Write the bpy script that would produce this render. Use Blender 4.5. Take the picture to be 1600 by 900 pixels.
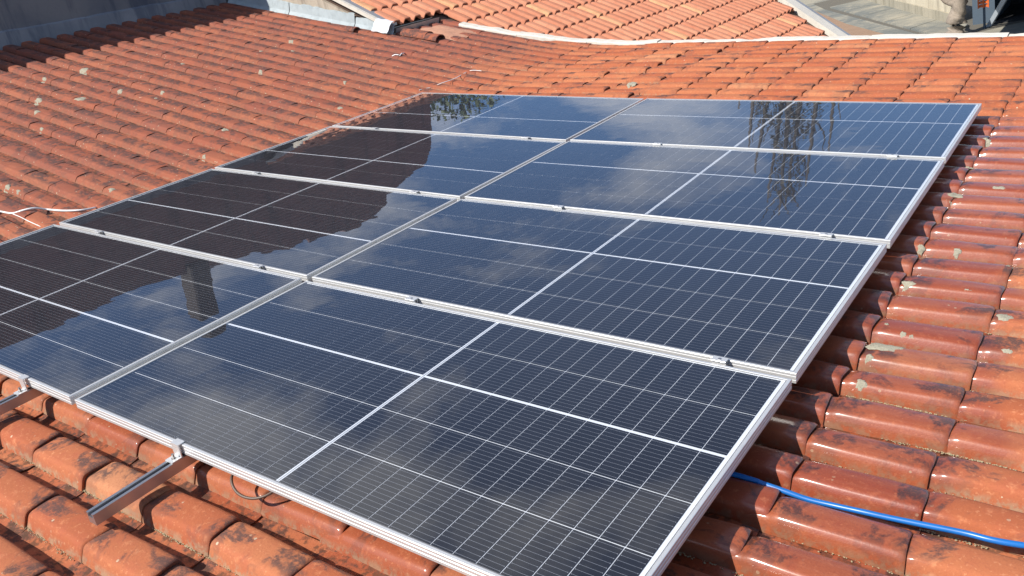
import bpy, math, random
import numpy as np
from mathutils import Matrix, Vector, noise

random.seed(7)
rng = np.random.default_rng(7)
R_ = math.radians
for o in list(bpy.data.objects):
    bpy.data.objects.remove(o, do_unlink=True)
SC = bpy.context.scene
COL = SC.collection

# ------------------------------------------------------------------ frames, camera, light
# "roof frame": x down the slope, y along the tile courses, z off the panel array.
SLOPE = R_(7.0)
MR = Matrix.Rotation(SLOPE, 4, 'Y')
CAM_R = np.array([[0.813398, 0.57001358, -0.11784839],
                  [-0.14793388, 0.3991138, 0.90557545],
                  [0.56196553, -0.71950935, 0.40896268]])
CAM_P = np.array([2.89448899, -1.11550281, 1.38989138])
CAM_F = 1315.35

cam_d = bpy.data.cameras.new('camera')
cam = bpy.data.objects.new('camera', cam_d)
COL.objects.link(cam)
m = Matrix.Identity(4)
for i in range(3):
    for j in range(3):
        m[i][j] = CAM_R[j][i]
    m[i][3] = CAM_P[i]
cam.matrix_world = MR @ m
cam_d.sensor_width = 36.0
cam_d.lens = CAM_F / 1600.0 * 36.0
cam_d.clip_start = 0.05
cam_d.clip_end = 3000.0
SC.camera = cam
SC.render.resolution_x = 1024
SC.render.resolution_y = 576

SUN_A = Vector((-0.55, -0.95, 1.0))
SUN_W = (MR.to_3x3() @ SUN_A).normalized()
SUN_EL = math.asin(SUN_W.z)
SUN_ROT = math.atan2(SUN_W.x, SUN_W.y)

world = bpy.data.worlds.new('World')
SC.world = world
world.use_nodes = True
wn, wl = world.node_tree.nodes, world.node_tree.links
wn.clear()
w_out = wn.new('ShaderNodeOutputWorld')
w_bg = wn.new('ShaderNodeBackground')
w_sky = wn.new('ShaderNodeTexSky')
w_sky.sky_type = 'NISHITA'
w_sky.sun_disc = False
w_sky.sun_elevation = SUN_EL
w_sky.sun_rotation = SUN_ROT
w_sky.air_density = 1.0
w_sky.dust_density = 0.3
w_sky.ozone_density = 3.0
w_bg.inputs['Strength'].default_value = 0.088
# scattered fair-weather cloud, the same all over the sky
w_tc = wn.new('ShaderNodeTexCoord')
w_map = wn.new('ShaderNodeMapping')
w_map.inputs['Scale'].default_value = (1.0, 1.0, 2.2)
w_map.inputs['Location'].default_value = (0.35, 0.1, 0.2)
w_n = wn.new('ShaderNodeTexNoise')
w_n.inputs['Scale'].default_value = 2.5
w_n.inputs['Detail'].default_value = 7.0
w_n.inputs['Roughness'].default_value = 0.58
w_n.inputs['Distortion'].default_value = 0.25
w_r = wn.new('ShaderNodeValToRGB')
w_r.color_ramp.elements[0].position = 0.495
w_r.color_ramp.elements[1].position = 0.625
w_mix = wn.new('ShaderNodeMix')
w_mix.data_type = 'RGBA'
w_mix.inputs['B'].default_value = (9.0, 9.0, 9.2, 1)
wl.new(w_tc.outputs['Generated'], w_map.inputs['Vector'])
wl.new(w_map.outputs['Vector'], w_n.inputs['Vector'])
wl.new(w_n.outputs['Fac'], w_r.inputs['Fac'])
w_k = wn.new('ShaderNodeMath'); w_k.operation = 'MULTIPLY'; w_k.inputs[1].default_value = 0.75
wl.new(w_r.outputs['Color'], w_k.inputs[0])
wl.new(w_k.outputs[0], w_mix.inputs['Factor'])
w_t = wn.new('ShaderNodeMix'); w_t.data_type = 'RGBA'; w_t.blend_type = 'MULTIPLY'
w_t.inputs['Factor'].default_value = 1.0
w_t.inputs['B'].default_value = (0.76, 0.92, 1.10, 1)
wl.new(w_sky.outputs['Color'], w_t.inputs['A'])
wl.new(w_t.outputs['Result'], w_mix.inputs['A'])
wl.new(w_mix.outputs['Result'], w_bg.inputs['Color'])
wl.new(w_bg.outputs['Background'], w_out.inputs['Surface'])

sun_d = bpy.data.lights.new('sun', 'SUN')
sun_d.energy = 5.0
sun_d.angle = R_(0.5)
sun_d.color = (1.0, 0.95, 0.87)
sun = bpy.data.objects.new('sun', sun_d)
COL.objects.link(sun)
sun.rotation_euler = (-SUN_W).to_track_quat('-Z', 'Y').to_euler()
sun.location = (0, 0, 30)

SC.view_settings.view_transform = 'Standard'
SC.view_settings.look = 'None'
SC.view_settings.exposure = 0.5
SC.view_settings.gamma = 1.0

# ------------------------------------------------------------------ helpers
def new_mesh(name, verts, faces, smooth=False, attrs=None):
    me = bpy.data.meshes.new(name)
    me.from_pydata([tuple(v) for v in verts], [], [tuple(f) for f in faces])
    if attrs:
        for k, vals in attrs.items():
            at = me.attributes.new(k, 'FLOAT', 'POINT')
            at.data.foreach_set('value', np.asarray(vals, dtype=np.float32))
    if smooth:
        me.polygons.foreach_set('use_smooth', [True] * len(me.polygons))
    me.update()
    return me

def link(name, me, mat=None, parent=None, mtx=None):
    o = bpy.data.objects.new(name, me)
    COL.objects.link(o)
    if mat is not None and me is not None and not me.materials:
        me.materials.append(mat)
    if parent is not None:
        o.parent = parent
    if mtx is not None:
        o.matrix_local = mtx
    return o

def tag(o, label, cat, group=None):
    o['label'] = label
    o['category'] = cat
    if group:
        o['group'] = group
    return o

def struct(o):
    o['kind'] = 'structure'
    return o

def empty(name, mtx):
    o = bpy.data.objects.new(name, None)
    o.empty_display_size = 0.2
    COL.objects.link(o)
    o.matrix_world = mtx
    return o

class MB:
    """collects simple solids into one mesh"""
    def __init__(s):
        s.v, s.f = [], []
    def add(s, vs, fs):
        b = len(s.v)
        s.v += [tuple(v) for v in vs]
        s.f += [tuple(i + b for i in f) for f in fs]
        return s
    def box(s, x0, x1, y0, y1, z0, z1, b=0.0):
        if b <= 0:
            vs = [(x, y, z) for z in (z0, z1) for y in (y0, y1) for x in (x0, x1)]
            s.add(vs, [(0, 2, 3, 1), (4, 5, 7, 6), (0, 1, 5, 4), (2, 6, 7, 3), (0, 4, 6, 2), (1, 3, 7, 5)])
            return s
        # chamfered top and vertical edges
        def ring(z, i):
            X0, X1, Y0, Y1 = x0 + i, x1 - i, y0 + i, y1 - i
            c = b
            return [(X0 + c, Y0, z), (X1 - c, Y0, z), (X1, Y0 + c, z), (X1, Y1 - c, z), (X1 - c, Y1, z), (X0 + c, Y1, z), (X0, Y1 - c, z), (X0, Y0 + c, z)]
        vs = ring(z0, 0) + ring(z1 - b, 0) + ring(z1, b * 0.8)
        fs = [tuple(range(7, -1, -1)), tuple(range(16, 24))]
        for r in (0, 8):
            for i in range(8):
                j = (i + 1) % 8
                fs.append((r + i, r + j, r + 8 + j, r + 8 + i))
        s.add(vs, fs)
        return s
    def tube(s, pts, rad, n=8):
        P = [Vector(p) for p in pts]
        b = len(s.v)
        up = Vector((0.13, 0.2, 1)).normalized()
        rings = []
        for i, p in enumerate(P):
            t = (P[min(i + 1, len(P) - 1)] - P[max(i - 1, 0)]).normalized()
            a = t.cross(up)
            if a.length < 1e-4:
                a = t.cross(Vector((1, 0, 0)))
            a.normalize()
            c = a.cross(t)
            r = rad[i] if hasattr(rad, '__len__') else rad
            rings.append([p + (a * math.cos(k * 2 * math.pi / n) + c * math.sin(k * 2 * math.pi / n)) * r for k in range(n)])
        for rr in rings:
            s.v += [tuple(v) for v in rr]
        for i in range(len(P) - 1):
            for k in range(n):
                k2 = (k + 1) % n
                s.f.append((b + i * n + k, b + i * n + k2, b + (i + 1) * n + k2, b + (i + 1) * n + k))
        s.f.append(tuple(b + k for k in range(n - 1, -1, -1)))
        e = b + (len(P) - 1) * n
        s.f.append(tuple(e + k for k in range(n)))
        return s
    def mesh(s, name, smooth=False):
        return new_mesh(name, s.v, s.f, smooth)

def spline(pts, n=8):
    P = [Vector(p) for p in pts]
    out = []
    for i in range(len(P) - 1):
        p0, p1, p2, p3 = P[max(i - 1, 0)], P[i], P[i + 1], P[min(i + 2, len(P) - 1)]
        for k in range(n):
            t = k / n
            out.append(0.5 * ((2 * p1) + (p2 - p0) * t + (2 * p0 - 5 * p1 + 4 * p2 - p3) * t * t + (3 * p1 - p0 - 3 * p2 + p3) * t ** 3))
    out.append(P[-1])
    return out

# ------------------------------------------------------------------ materials
def mat_new(name):
    mt = bpy.data.materials.new(name)
    mt.use_nodes = True
    nt = mt.node_tree
    return mt, nt.nodes, nt.links, nt.nodes['Principled BSDF']

class NG:
    """small node-building helper"""
    def __init__(s, name):
        s.mat, s.n, s.l, s.p = mat_new(name)
    def val(s, sock, v):
        if isinstance(v, bpy.types.NodeSocket):
            s.l.new(v, sock)
        else:
            sock.default_value = v
    def math(s, op, a, b=None, c=None, clamp=False):
        q = s.n.new('ShaderNodeMath'); q.operation = op; q.use_clamp = clamp
        s.val(q.inputs[0], a)
        if b is not None: s.val(q.inputs[1], b)
        if c is not None: s.val(q.inputs[2], c)
        return q.outputs[0]
    def mix(s, fac, a, b, blend='MIX'):
        q = s.n.new('ShaderNodeMix'); q.data_type = 'RGBA'; q.blend_type = blend
        s.val(q.inputs['Factor'], fac)
        s.val(q.inputs['A'], a if isinstance(a, bpy.types.NodeSocket) else (*a, 1))
        s.val(q.inputs['B'], b if isinstance(b, bpy.types.NodeSocket) else (*b, 1))
        return q.outputs['Result']
    def noise(s, vec, scale, detail=4, rough=0.55, dist=0.0):
        q = s.n.new('ShaderNodeTexNoise')
        if vec is not None: s.l.new(vec, q.inputs['Vector'])
        q.inputs['Scale'].default_value = scale
        q.inputs['Detail'].default_value = detail
        q.inputs['Roughness'].default_value = rough
        q.inputs['Distortion'].default_value = dist
        return q.outputs['Fac']
    def step(s, v, lo, hi):
        q = s.n.new('ShaderNodeMapRange'); q.interpolation_type = 'SMOOTHSTEP'
        s.val(q.inputs['Value'], v)
        s.val(q.inputs['From Min'], lo); s.val(q.inputs['From Max'], hi)
        return q.outputs['Result']
    def voronoi(s, vec, scale, feat='F1', rand=1.0):
        q = s.n.new('ShaderNodeTexVoronoi'); q.feature = feat
        s.l.new(vec, q.inputs['Vector'])
        q.inputs['Scale'].default_value = scale
        q.inputs['Randomness'].default_value = rand
        return q.outputs['Distance'], q.outputs['Color']
    def pos(s):
        return s.n.new('ShaderNodeNewGeometry').outputs['Position']
    def obj(s):
        return s.n.new('ShaderNodeTexCoord').outputs['Object']
    def attr(s, name):
        q = s.n.new('ShaderNodeAttribute'); q.attribute_name = name
        return q.outputs['Fac']
    def sep(s, v):
        q = s.n.new('ShaderNodeSeparateXYZ'); s.l.new(v, q.inputs[0])
        return q.outputs
    def bump(s, h, strength, dist):
        q = s.n.new('ShaderNodeBump')
        q.inputs['Strength'].default_value = strength
        q.inputs['Distance'].default_value = dist
        s.l.new(h, q.inputs['Height'])
        s.l.new(q.outputs['Normal'], s.p.inputs['Normal'])
    def set(s, **kw):
        for k, v in kw.items():
            s.val(s.p.inputs[k.replace('_', ' ')], v if not isinstance(v, tuple) or len(v) == 4 else (*v, 1))
        return s.mat

def terracotta(name, old=True):
    g = NG(name)
    pos = g.pos()
    oi = g.n.new('ShaderNodeObjectInfo')
    rnd = g.math('FRACT', g.math('ADD', oi.outputs['Random'], g.attr('tid')))
    rnd2 = g.math('FRACT', g.math('MULTIPLY', rnd, 17.31))
    prof = g.attr('prof')
    # per-tile shift of the texture so that no two tiles share stains
    cmb = g.n.new('ShaderNodeCombineXYZ')
    g.val(cmb.inputs[0], g.math('MULTIPLY', rnd, 3.0)); g.val(cmb.inputs[2], g.math('MULTIPLY', rnd2, 5.0))
    add = g.n.new('ShaderNodeVectorMath'); add.operation = 'ADD'
    g.l.new(pos, add.inputs[0]); g.l.new(cmb.outputs[0], add.inputs[1])
    tv = add.outputs[0]
    x, y, z = g.sep(pos)
    if old:
        base = g.mix(g.step(rnd, 0.1, 0.9), (0.335, 0.092, 0.036), (0.405, 0.137, 0.058))
        base = g.mix(g.math('MULTIPLY', g.step(rnd2, 0.95, 0.97), 0.5), base, (0.48, 0.24, 0.12))
    else:
        base = g.mix(rnd, (0.47, 0.185, 0.105), (0.55, 0.245, 0.145))
        base = g.mix(g.math('MULTIPLY', g.step(rnd2, 0.93, 0.96), 0.7), base, (0.66, 0.36, 0.18))
    # broad mottling and grain
    n1 = g.noise(tv, 9.0, 4, 0.65, 0.6)
    base = g.mix(g.math('MULTIPLY', g.step(n1, 0.42, 0.72), 0.55 if old else 0.3), base, (0.34, 0.085, 0.042))
    n2 = g.noise(tv, 30.0, 3, 0.7)
    base = g.mix(g.math('MULTIPLY', g.step(n2, 0.54, 0.75), 0.42 if old else 0.25), base, (0.60, 0.25, 0.12))
    n3 = g.noise(tv, 160.0, 1, 0.7)
    base = g.mix(g.math('MULTIPLY', g.step(n3, 0.45, 0.8), 0.35), base, (0.25, 0.07, 0.035))
    base = g.mix(g.math('MULTIPLY', g.step(g.noise(tv, 95.0, 2, 0.6), 0.60, 0.72), 0.40 if old else 0.15), base, (0.58, 0.26, 0.13))
    if old:
        # black algae smears
        n4 = g.noise(tv, 5.5, 5, 0.68, 0.9)
        up = g.math('SUBTRACT', 1.0, g.step(x, -3.2, -1.3))
        base = g.mix(g.math('MULTIPLY', up, g.math('ADD', 0.55, g.math('MULTIPLY', rnd2, 0.35))), base, (0.225, 0.066, 0.042))
        endz = g.math('ABSOLUTE', g.math('SUBTRACT', g.attr('len'), 0.59))
        alg = g.math('MULTIPLY', g.step(g.math('ADD', g.math('ADD', n4, g.math('MULTIPLY', g.math('MULTIPLY', g.math('SUBTRACT', endz, 0.24), 0.42), g.math('SUBTRACT', 1.0, g.math('MULTIPLY', up, 0.85)))), g.math('ADD', 0.012, g.math('MULTIPLY', up, 0.060))), 0.505, 0.60), g.step(n2, 0.32, 0.54))
        alg = g.math('MULTIPLY', alg, g.math('ADD', 0.35, g.math('MULTIPLY', g.step(prof, 0.012, 0.05), 0.65)))
        alg = g.math('MULTIPLY', alg, g.math('SUBTRACT', 1.0, g.math('MULTIPLY', g.step(n3, 0.5, 0.75), 0.5)))
        base = g.mix(g.math('MULTIPLY', alg, 0.88), base, (0.070, 0.042, 0.038))
        # pale lichen crumbs
        vd, vc = g.voronoi(tv, 42.0)
        cr = g.math('MULTIPLY', g.math('LESS_THAN', vd, 0.20), g.math('GREATER_THAN', g.sep(vc)[0], g.math('SUBTRACT', 0.90, g.math('MULTIPLY', g.math('MULTIPLY', up, 0.25), g.math('SUBTRACT', 1.0, g.step(prof, 0.012, 0.03))))))
        cr = g.math('MULTIPLY', cr, g.step(n1, 0.45, 0.6))
        base = g.mix(g.math('MULTIPLY', cr, 0.75), base, (0.50, 0.43, 0.30))
        # grey-green growth along the foot of each barrel
        foot = g.math('SUBTRACT', 1.0, g.step(prof, -0.005, 0.006))
        fm = g.math('MULTIPLY', foot, g.step(n2, 0.40, 0.58))
        base = g.mix(g.math('MULTIPLY', fm, g.math('SUBTRACT', 0.6, g.math('MULTIPLY', up, 0.45))), base, (0.29, 0.235, 0.155))
        pan = g.step(prof, 0.118, 0.135)
        pm = g.math('MULTIPLY', pan, g.step(n2, 0.45, 0.62))
        base = g.mix(g.math('MULTIPLY', pm, 0.8), base, (0.085, 0.040, 0.022))
        # washed wet beside the lower edge of the panels
        wn_ = g.noise(pos, 2.3, 4, 0.6)
        edge = g.math('ADD', 2.30, g.math('MULTIPLY', wn_, 0.75))
        wet = g.math('SUBTRACT', 1.0, g.step(g.math('SUBTRACT', x, edge), -0.10, 0.06))
        wet = g.math('MULTIPLY', wet, g.step(x, 1.95, 2.1))
        wet = g.math('MULTIPLY', wet, g.step(y, -0.3, 0.1))
        wet = g.math('MULTIPLY', wet, g.math('SUBTRACT', 1.0, g.step(y, 4.2, 4.7)))
        fw = g.math('MULTIPLY', g.step(g.math('ADD', y, g.math('MULTIPLY', wn_, 0.06)), -0.03, 0.02), g.step(x, -0.6, 0.2))
        fw = g.math('MULTIPLY', fw, g.math('LESS_THAN', x, 2.05))
        fw = g.math('MULTIPLY', fw, g.math('LESS_THAN', y, 0.6))
        wet = g.math('MAXIMUM', wet, g.math('MULTIPLY', fw, 0.55))
        base = g.mix(wet, base, g.mix(1.0, base, (0.70, 0.52, 0.46), 'MULTIPLY'))
        rough = g.math('SUBTRACT', 0.86, g.math('MULTIPLY', wet, 0.36))
        rough = g.math('ADD', rough, g.math('MULTIPLY', g.math('SUBTRACT', n2, 0.5), 0.25), clamp=True)
        g.set(Roughness=rough, Coat_Weight=g.math('MULTIPLY', wet, 0.8), Coat_Roughness=0.15)
        g.p.inputs['Specular IOR Level'].default_value = 0.35
        g.bump(g.math('ADD', n3, g.math('MULTIPLY', n2, 1.5)), 0.25, 0.002)
    else:
        n4 = g.noise(tv, 4.0, 6, 0.65, 0.5)
        base = g.mix(g.math('MULTIPLY', g.step(n4, 0.58, 0.75), 0.35), base, (0.20, 0.10, 0.06))
        g.set(Roughness=0.85)
        g.p.inputs['Specular IOR Level'].default_value = 0.3
        g.bump(n3, 0.25, 0.002)
    g.set(Base_Color=base)
    return g.mat

def plaster(name, c1, c2, c3, scale=1.0, vert=True):
    g = NG(name)
    pos = g.pos()
    mp = g.n.new('ShaderNodeMapping')
    mp.inputs['Scale'].default_value = (scale, scale, scale * (0.16 if vert else 1.0))
    g.l.new(pos, mp.inputs['Vector'])
    n1 = g.noise(mp.outputs[0], 5.0, 8, 0.68, 0.3)
    n2 = g.noise(pos, 1.3 * scale, 6, 0.6, 0.4)
    n3 = g.noise(pos, 40.0 * scale, 4, 0.7)
    b = g.mix(g.step(n2, 0.35, 0.65), c1, c2)
    b = g.mix(g.math('MULTIPLY', g.step(n1, 0.48, 0.66), 0.85), b, c3)
    b = g.mix(g.math('MULTIPLY', g.step(n3, 0.5, 0.8), 0.3), b, tuple(v * 0.6 for v in c1))
    g.set(Base_Color=b, Roughness=0.92)
    g.bump(g.math('ADD', n3, n1), 0.4, 0.006)
    return g.mat

def simple(name, col, rough=0.6, metal=0.0, var=0.25, scale=30.0, bump=0.0):
    g = NG(name)
    pos = g.pos()
    n1 = g.noise(pos, scale, 5, 0.65)
    n2 = g.noise(pos, scale * 0.13, 4, 0.6)
    b = g.mix(g.math('MULTIPLY', g.step(n1, 0.4, 0.75), var), col, tuple(c * 0.55 for c in col))
    b = g.mix(g.math('MULTIPLY', g.step(n2, 0.45, 0.7), var), b, tuple(min(1, c * 0.7 + 0.02) for c in col))
    g.set(Base_Color=b, Roughness=g.math('ADD', rough, g.math('MULTIPLY', g.math('SUBTRACT', n1, 0.5), 0.2), clamp=True), Metallic=metal)
    if bump:
        g.bump(n1, bump, 0.003)
    return g.mat

M_TILE = terracotta('terracotta_old')
M_TILE_N = terracotta('terracotta_neighbour', False)
M_ALU = simple('anodised_aluminium', (0.70, 0.70, 0.69), 0.36, 0.55, 0.2, 35)
M_ALU_D = simple('mill_aluminium', (0.42, 0.42, 0.43), 0.34, 0.85, 0.15, 25)
M_STEEL = simple('bolt_steel', (0.35, 0.34, 0.33), 0.4, 0.9, 0.3, 120)
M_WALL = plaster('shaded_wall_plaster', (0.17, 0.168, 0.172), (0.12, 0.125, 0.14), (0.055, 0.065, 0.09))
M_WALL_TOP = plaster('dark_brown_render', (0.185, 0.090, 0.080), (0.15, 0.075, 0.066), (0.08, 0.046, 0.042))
M_ENDWALL = plaster('weathered_cement', (0.44, 0.38, 0.305), (0.34, 0.29, 0.23), (0.18, 0.15, 0.12))
M_SHEET = simple('pale_blue_membrane', (0.34, 0.39, 0.41), 0.75, 0.0, 0.5, 14, 0.4)
M_WHITE = simple('white_cap', (0.58, 0.54, 0.47), 0.8, 0.0, 0.35, 11, 0.6)
M_WHITE2 = simple('white_sheet', (0.62, 0.63, 0.65), 0.6, 0.0, 0.2, 16)
M_GUTTER = simple('galvanised_gutter', (0.42, 0.42, 0.42), 0.5, 0.6, 0.4, 12)
M_CABLE = simple('white_cable', (0.80, 0.79, 0.76), 0.45, 0, 0.1, 20)
M_CABLE_D = simple('dark_cable', (0.10, 0.06, 0.04), 0.5, 0, 0.2, 20)
M_HOSE = simple('blue_hose', (0.009, 0.125, 0.40), 0.34, 0, 0.35, 26)
M_DECK = simple('dark_battens', (0.08, 0.05, 0.035), 0.9)
M_MOSS = simple('dry_moss', (0.34, 0.28, 0.17), 0.95, 0, 0.6, 90)
M_LICHEN = simple('lichen', (0.33, 0.305, 0.23), 0.95, 0, 0.85, 150, 1.0)
M_CEMENT = simple('mortar', (0.48, 0.24, 0.15), 0.9, 0, 0.6, 18, 0.6)
M_BARK_P = simple('pale_bark', (0.29, 0.24, 0.19), 0.95, 0, 0.85, 14, 1.0)
M_BARK = simple('bark', (0.26, 0.20, 0.145), 0.95, 0, 0.6, 12, 0.8)
M_CREAM = plaster('cream_wall', (0.55, 0.49, 0.37), (0.47, 0.41, 0.30), (0.30, 0.26, 0.19), 0.6)
M_SHADE_DARK = simple('painted_interior_shade', (0.012, 0.012, 0.014), 0.9)  # near-black colour painted in for the shade inside the garage
M_BLUEGREY = simple('blue_grey_paint', (0.07, 0.10, 0.135), 0.6)
M_ORANGE = simple('orange_plastic', (0.65, 0.13, 0.02), 0.5)
M_ZINC = simple('grey_post', (0.45, 0.50, 0.55), 0.5)

def leaf_mat(name, c1, c2):
    g = NG(name)
    oi = g.attr('tid')
    g.set(Base_Color=g.mix(oi, c1, c2), Roughness=0.6)
    return g.mat
M_LEAF = leaf_mat('leaves', (0.035, 0.06, 0.018), (0.075, 0.10, 0.035))
M_LEAF2 = leaf_mat('dry_leaves', (0.07, 0.065, 0.035), (0.11, 0.085, 0.05))

# ground: concrete paving far below
g = NG('concrete_ground')
pos = g.pos()
n1 = g.noise(pos, 0.35, 7, 0.65, 0.5)
n2 = g.noise(pos, 2.2, 6, 0.7)
b = g.mix(g.step(n1, 0.38, 0.62), (0.27, 0.25, 0.195), (0.13, 0.138, 0.128))
b = g.mix(g.math('MULTIPLY', g.step(n2, 0.5, 0.7), 0.6), b, (0.36, 0.32, 0.24))
g.set(Base_Color=b, Roughness=0.9)
g.bump(n2, 0.3, 0.02)
M_GROUND = g.mat
g = NG('red_earth')
n1 = g.noise(g.pos(), 1.5, 6, 0.65)
g.set(Base_Color=g.mix(n1, (0.20, 0.12, 0.075), (0.30, 0.20, 0.13)), Roughness=0.95)
M_EARTH = g.mat

# solar cell: dark silicon with printed busbars
g = NG('solar_cell')
u, v, _ = g.sep(g.obj())
vv = g.math('FRACT', g.math('DIVIDE', g.math('ADD', v, 0.105), 0.0175))
line = g.math('LESS_THAN', g.math('ABSOLUTE', g.math('SUBTRACT', vv, 0.5)), 0.024)
inx = g.math('LESS_THAN', g.math('ABSOLUTE', u), 0.0315)
pad = g.math('MULTIPLY', g.math('LESS_THAN', g.math('ABSOLUTE', g.math('SUBTRACT', vv, 0.5)), 0.07),
             g.math('LESS_THAN', g.math('ABSOLUTE', g.math('SUBTRACT', g.math('ABSOLUTE', u), 0.0305)), 0.001))
line = g.math('MAXIMUM', g.math('MULTIPLY', line, inx), pad)
oi = g.n.new('ShaderNodeObjectInfo')
cb = g.mix(oi.outputs['Random'], (0.011, 0.0115, 0.016), (0.015, 0.0155, 0.020))
g.set(Base_Color=g.mix(line, cb, (0.24, 0.25, 0.28)), Roughness=0.45)
g.p.inputs['Specular IOR Level'].default_value = 0.2
M_CELL = g.mat
M_BACK = simple('white_backsheet', (0.76, 0.78, 0.82), 0.6, 0, 0.05, 20)
M_RIBBON = simple('tinned_ribbon', (0.50, 0.51, 0.53), 0.4, 0.3, 0.1, 30)

# cover glass: clear pane with real Fresnel reflection and a trace of dust
gm, gn, gl, gp = mat_new('cover_glass')
gn.remove(gp)
out = gn['Material Output']
tr = gn.new('ShaderNodeBsdfTransparent'); tr.inputs[0].default_value = (0.93, 0.945, 0.96, 1)
gs = gn.new('ShaderNodeBsdfGlossy'); gs.inputs['Roughness'].default_value = 0.012
gs.inputs['Color'].default_value = (1, 1, 1, 1)
def gmath(op, a, b=None):
    q = gn.new('ShaderNodeMath'); q.operation = op
    for i, v_ in enumerate((a, b)):
        if v_ is None: continue
        if isinstance(v_, bpy.types.NodeSocket): gl.new(v_, q.inputs[i])
        else: q.inputs[i].default_value = v_
    return q.outputs[0]
gg = gn.new('ShaderNodeNewGeometry')
vd = gn.new('ShaderNodeVectorMath'); vd.operation = 'DOT_PRODUCT'
gl.new(gg.outputs['Incoming'], vd.inputs[0]); gl.new(gg.outputs['Normal'], vd.inputs[1])
F0 = 0.05
fres = gmath('ADD', gmath('MULTIPLY', gmath('POWER', gmath('SUBTRACT', 1.0, gmath('ABSOLUTE', vd.outputs['Value'])), 3.5), 1.0 - F0), F0)
mx = gn.new('ShaderNodeMixShader')
df = gn.new('ShaderNodeBsdfDiffuse'); df.inputs['Color'].default_value = (0.55, 0.53, 0.50, 1)
mx2 = gn.new('ShaderNodeMixShader')
nz = gn.new('ShaderNodeTexNoise'); nz.inputs['Scale'].default_value = 3.0; nz.inputs['Detail'].default_value = 6
gl.new(gg.outputs['Position'], nz.inputs['Vector'])
dm = gn.new('ShaderNodeMath'); dm.operation = 'MULTIPLY'; dm.inputs[1].default_value = 0.022
gl.new(nz.outputs['Fac'], dm.inputs[0])
wz = gn.new('ShaderNodeTexNoise'); wz.inputs['Scale'].default_value = 5.0; wz.inputs['Detail'].default_value = 2
gl.new(gg.outputs['Position'], wz.inputs['Vector'])
bp = gn.new('ShaderNodeBump'); bp.inputs['Strength'].default_value = 0.05; bp.inputs['Distance'].default_value = 0.01
gl.new(wz.outputs['Fac'], bp.inputs['Height'])
gl.new(bp.outputs['Normal'], gs.inputs['Normal'])
gl.new(dm.outputs[0], mx2.inputs[0]); gl.new(tr.outputs[0], mx2.inputs[1]); gl.new(df.outputs[0], mx2.inputs[2])
gl.new(fres, mx.inputs[0]); gl.new(mx2.outputs[0], mx.inputs[1]); gl.new(gs.outputs[0], mx.inputs[2])
gl.new(mx.outputs[0], out.inputs['Surface'])
M_GLASS = gm

# ------------------------------------------------------------------ roof shape
PITCH, GAUGE, TLEN = 0.196, 0.33, 0.405
PAN = -0.125
S_UP, BX0, BX1 = 0.163, -1.55, -2.45
def pan_z(x, y=9.0):
    z = PAN - 0.045 + 0.010 * min(max(y, -1.0), 4.5)          # the roof dips a little towards the viewer
    if x >= BX0: return z
    if x > BX1: return z + S_UP * (BX0 - x) ** 2 / (2 * (BX0 - BX1))
    return z + S_UP * ((BX0 - BX1) / 2 + (BX1 - x))
# feet of the barrel rows, from the near eave to the far verge
ROWS = [0.003 - PITCH * k for k in range(12, 0, -1)] + [0.003, 0.210]
ROWS += [0.418, 0.592, 0.770, 0.942, 1.118, 1.304, 1.476, 1.668, 1.881, 2.074, 2.255, 2.451, 2.646, 2.842, 3.026]
while ROWS[-1] < 7.0:
    ROWS.append(ROWS[-1] + 0.2)
PROF = [(-0.006, 0.001), (-0.003, 0.012), (0.002, 0.025), (0.008, 0.0385), (0.0125, 0.0455), (0.018, 0.0500), (0.026, 0.0525), (0.050, 0.0545), (0.078, 0.0550),
        (0.100, 0.0535), (0.110, 0.0505), (0.117, 0.044), (0.122, 0.028), (0.126, 0.010), (0.133, 0.002), (0.160, -0.003), (0.182, -0.002), (0.199, 0.002)]
LIFT = 0.0055
def prof_z(u):
    for (a, za), (b_, zb) in zip(PROF, PROF[1:]):
        if a <= u <= b_:
            return za + (zb - za) * (u - a) / (b_ - a)
    return 0.0
def row_of(y):
    k = 0
    for i, yy in enumerate(ROWS):
        if yy <= y: k = i
    w = (ROWS[k + 1] - ROWS[k]) if k + 1 < len(ROWS) else 0.2
    return k, (y - ROWS[k]) / w * PITCH
def roof_z(x, y):
    k, u = row_of(y)
    if x < -1.75: return pan_z(x, y) + 0.007 + 0.72 * prof_z(u)
    t = ((x - 2.29) / GAUGE) % 1.0
    return pan_z(x, y) + prof_z(u) + LIFT * (0.18 + 0.82 * t)

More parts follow.
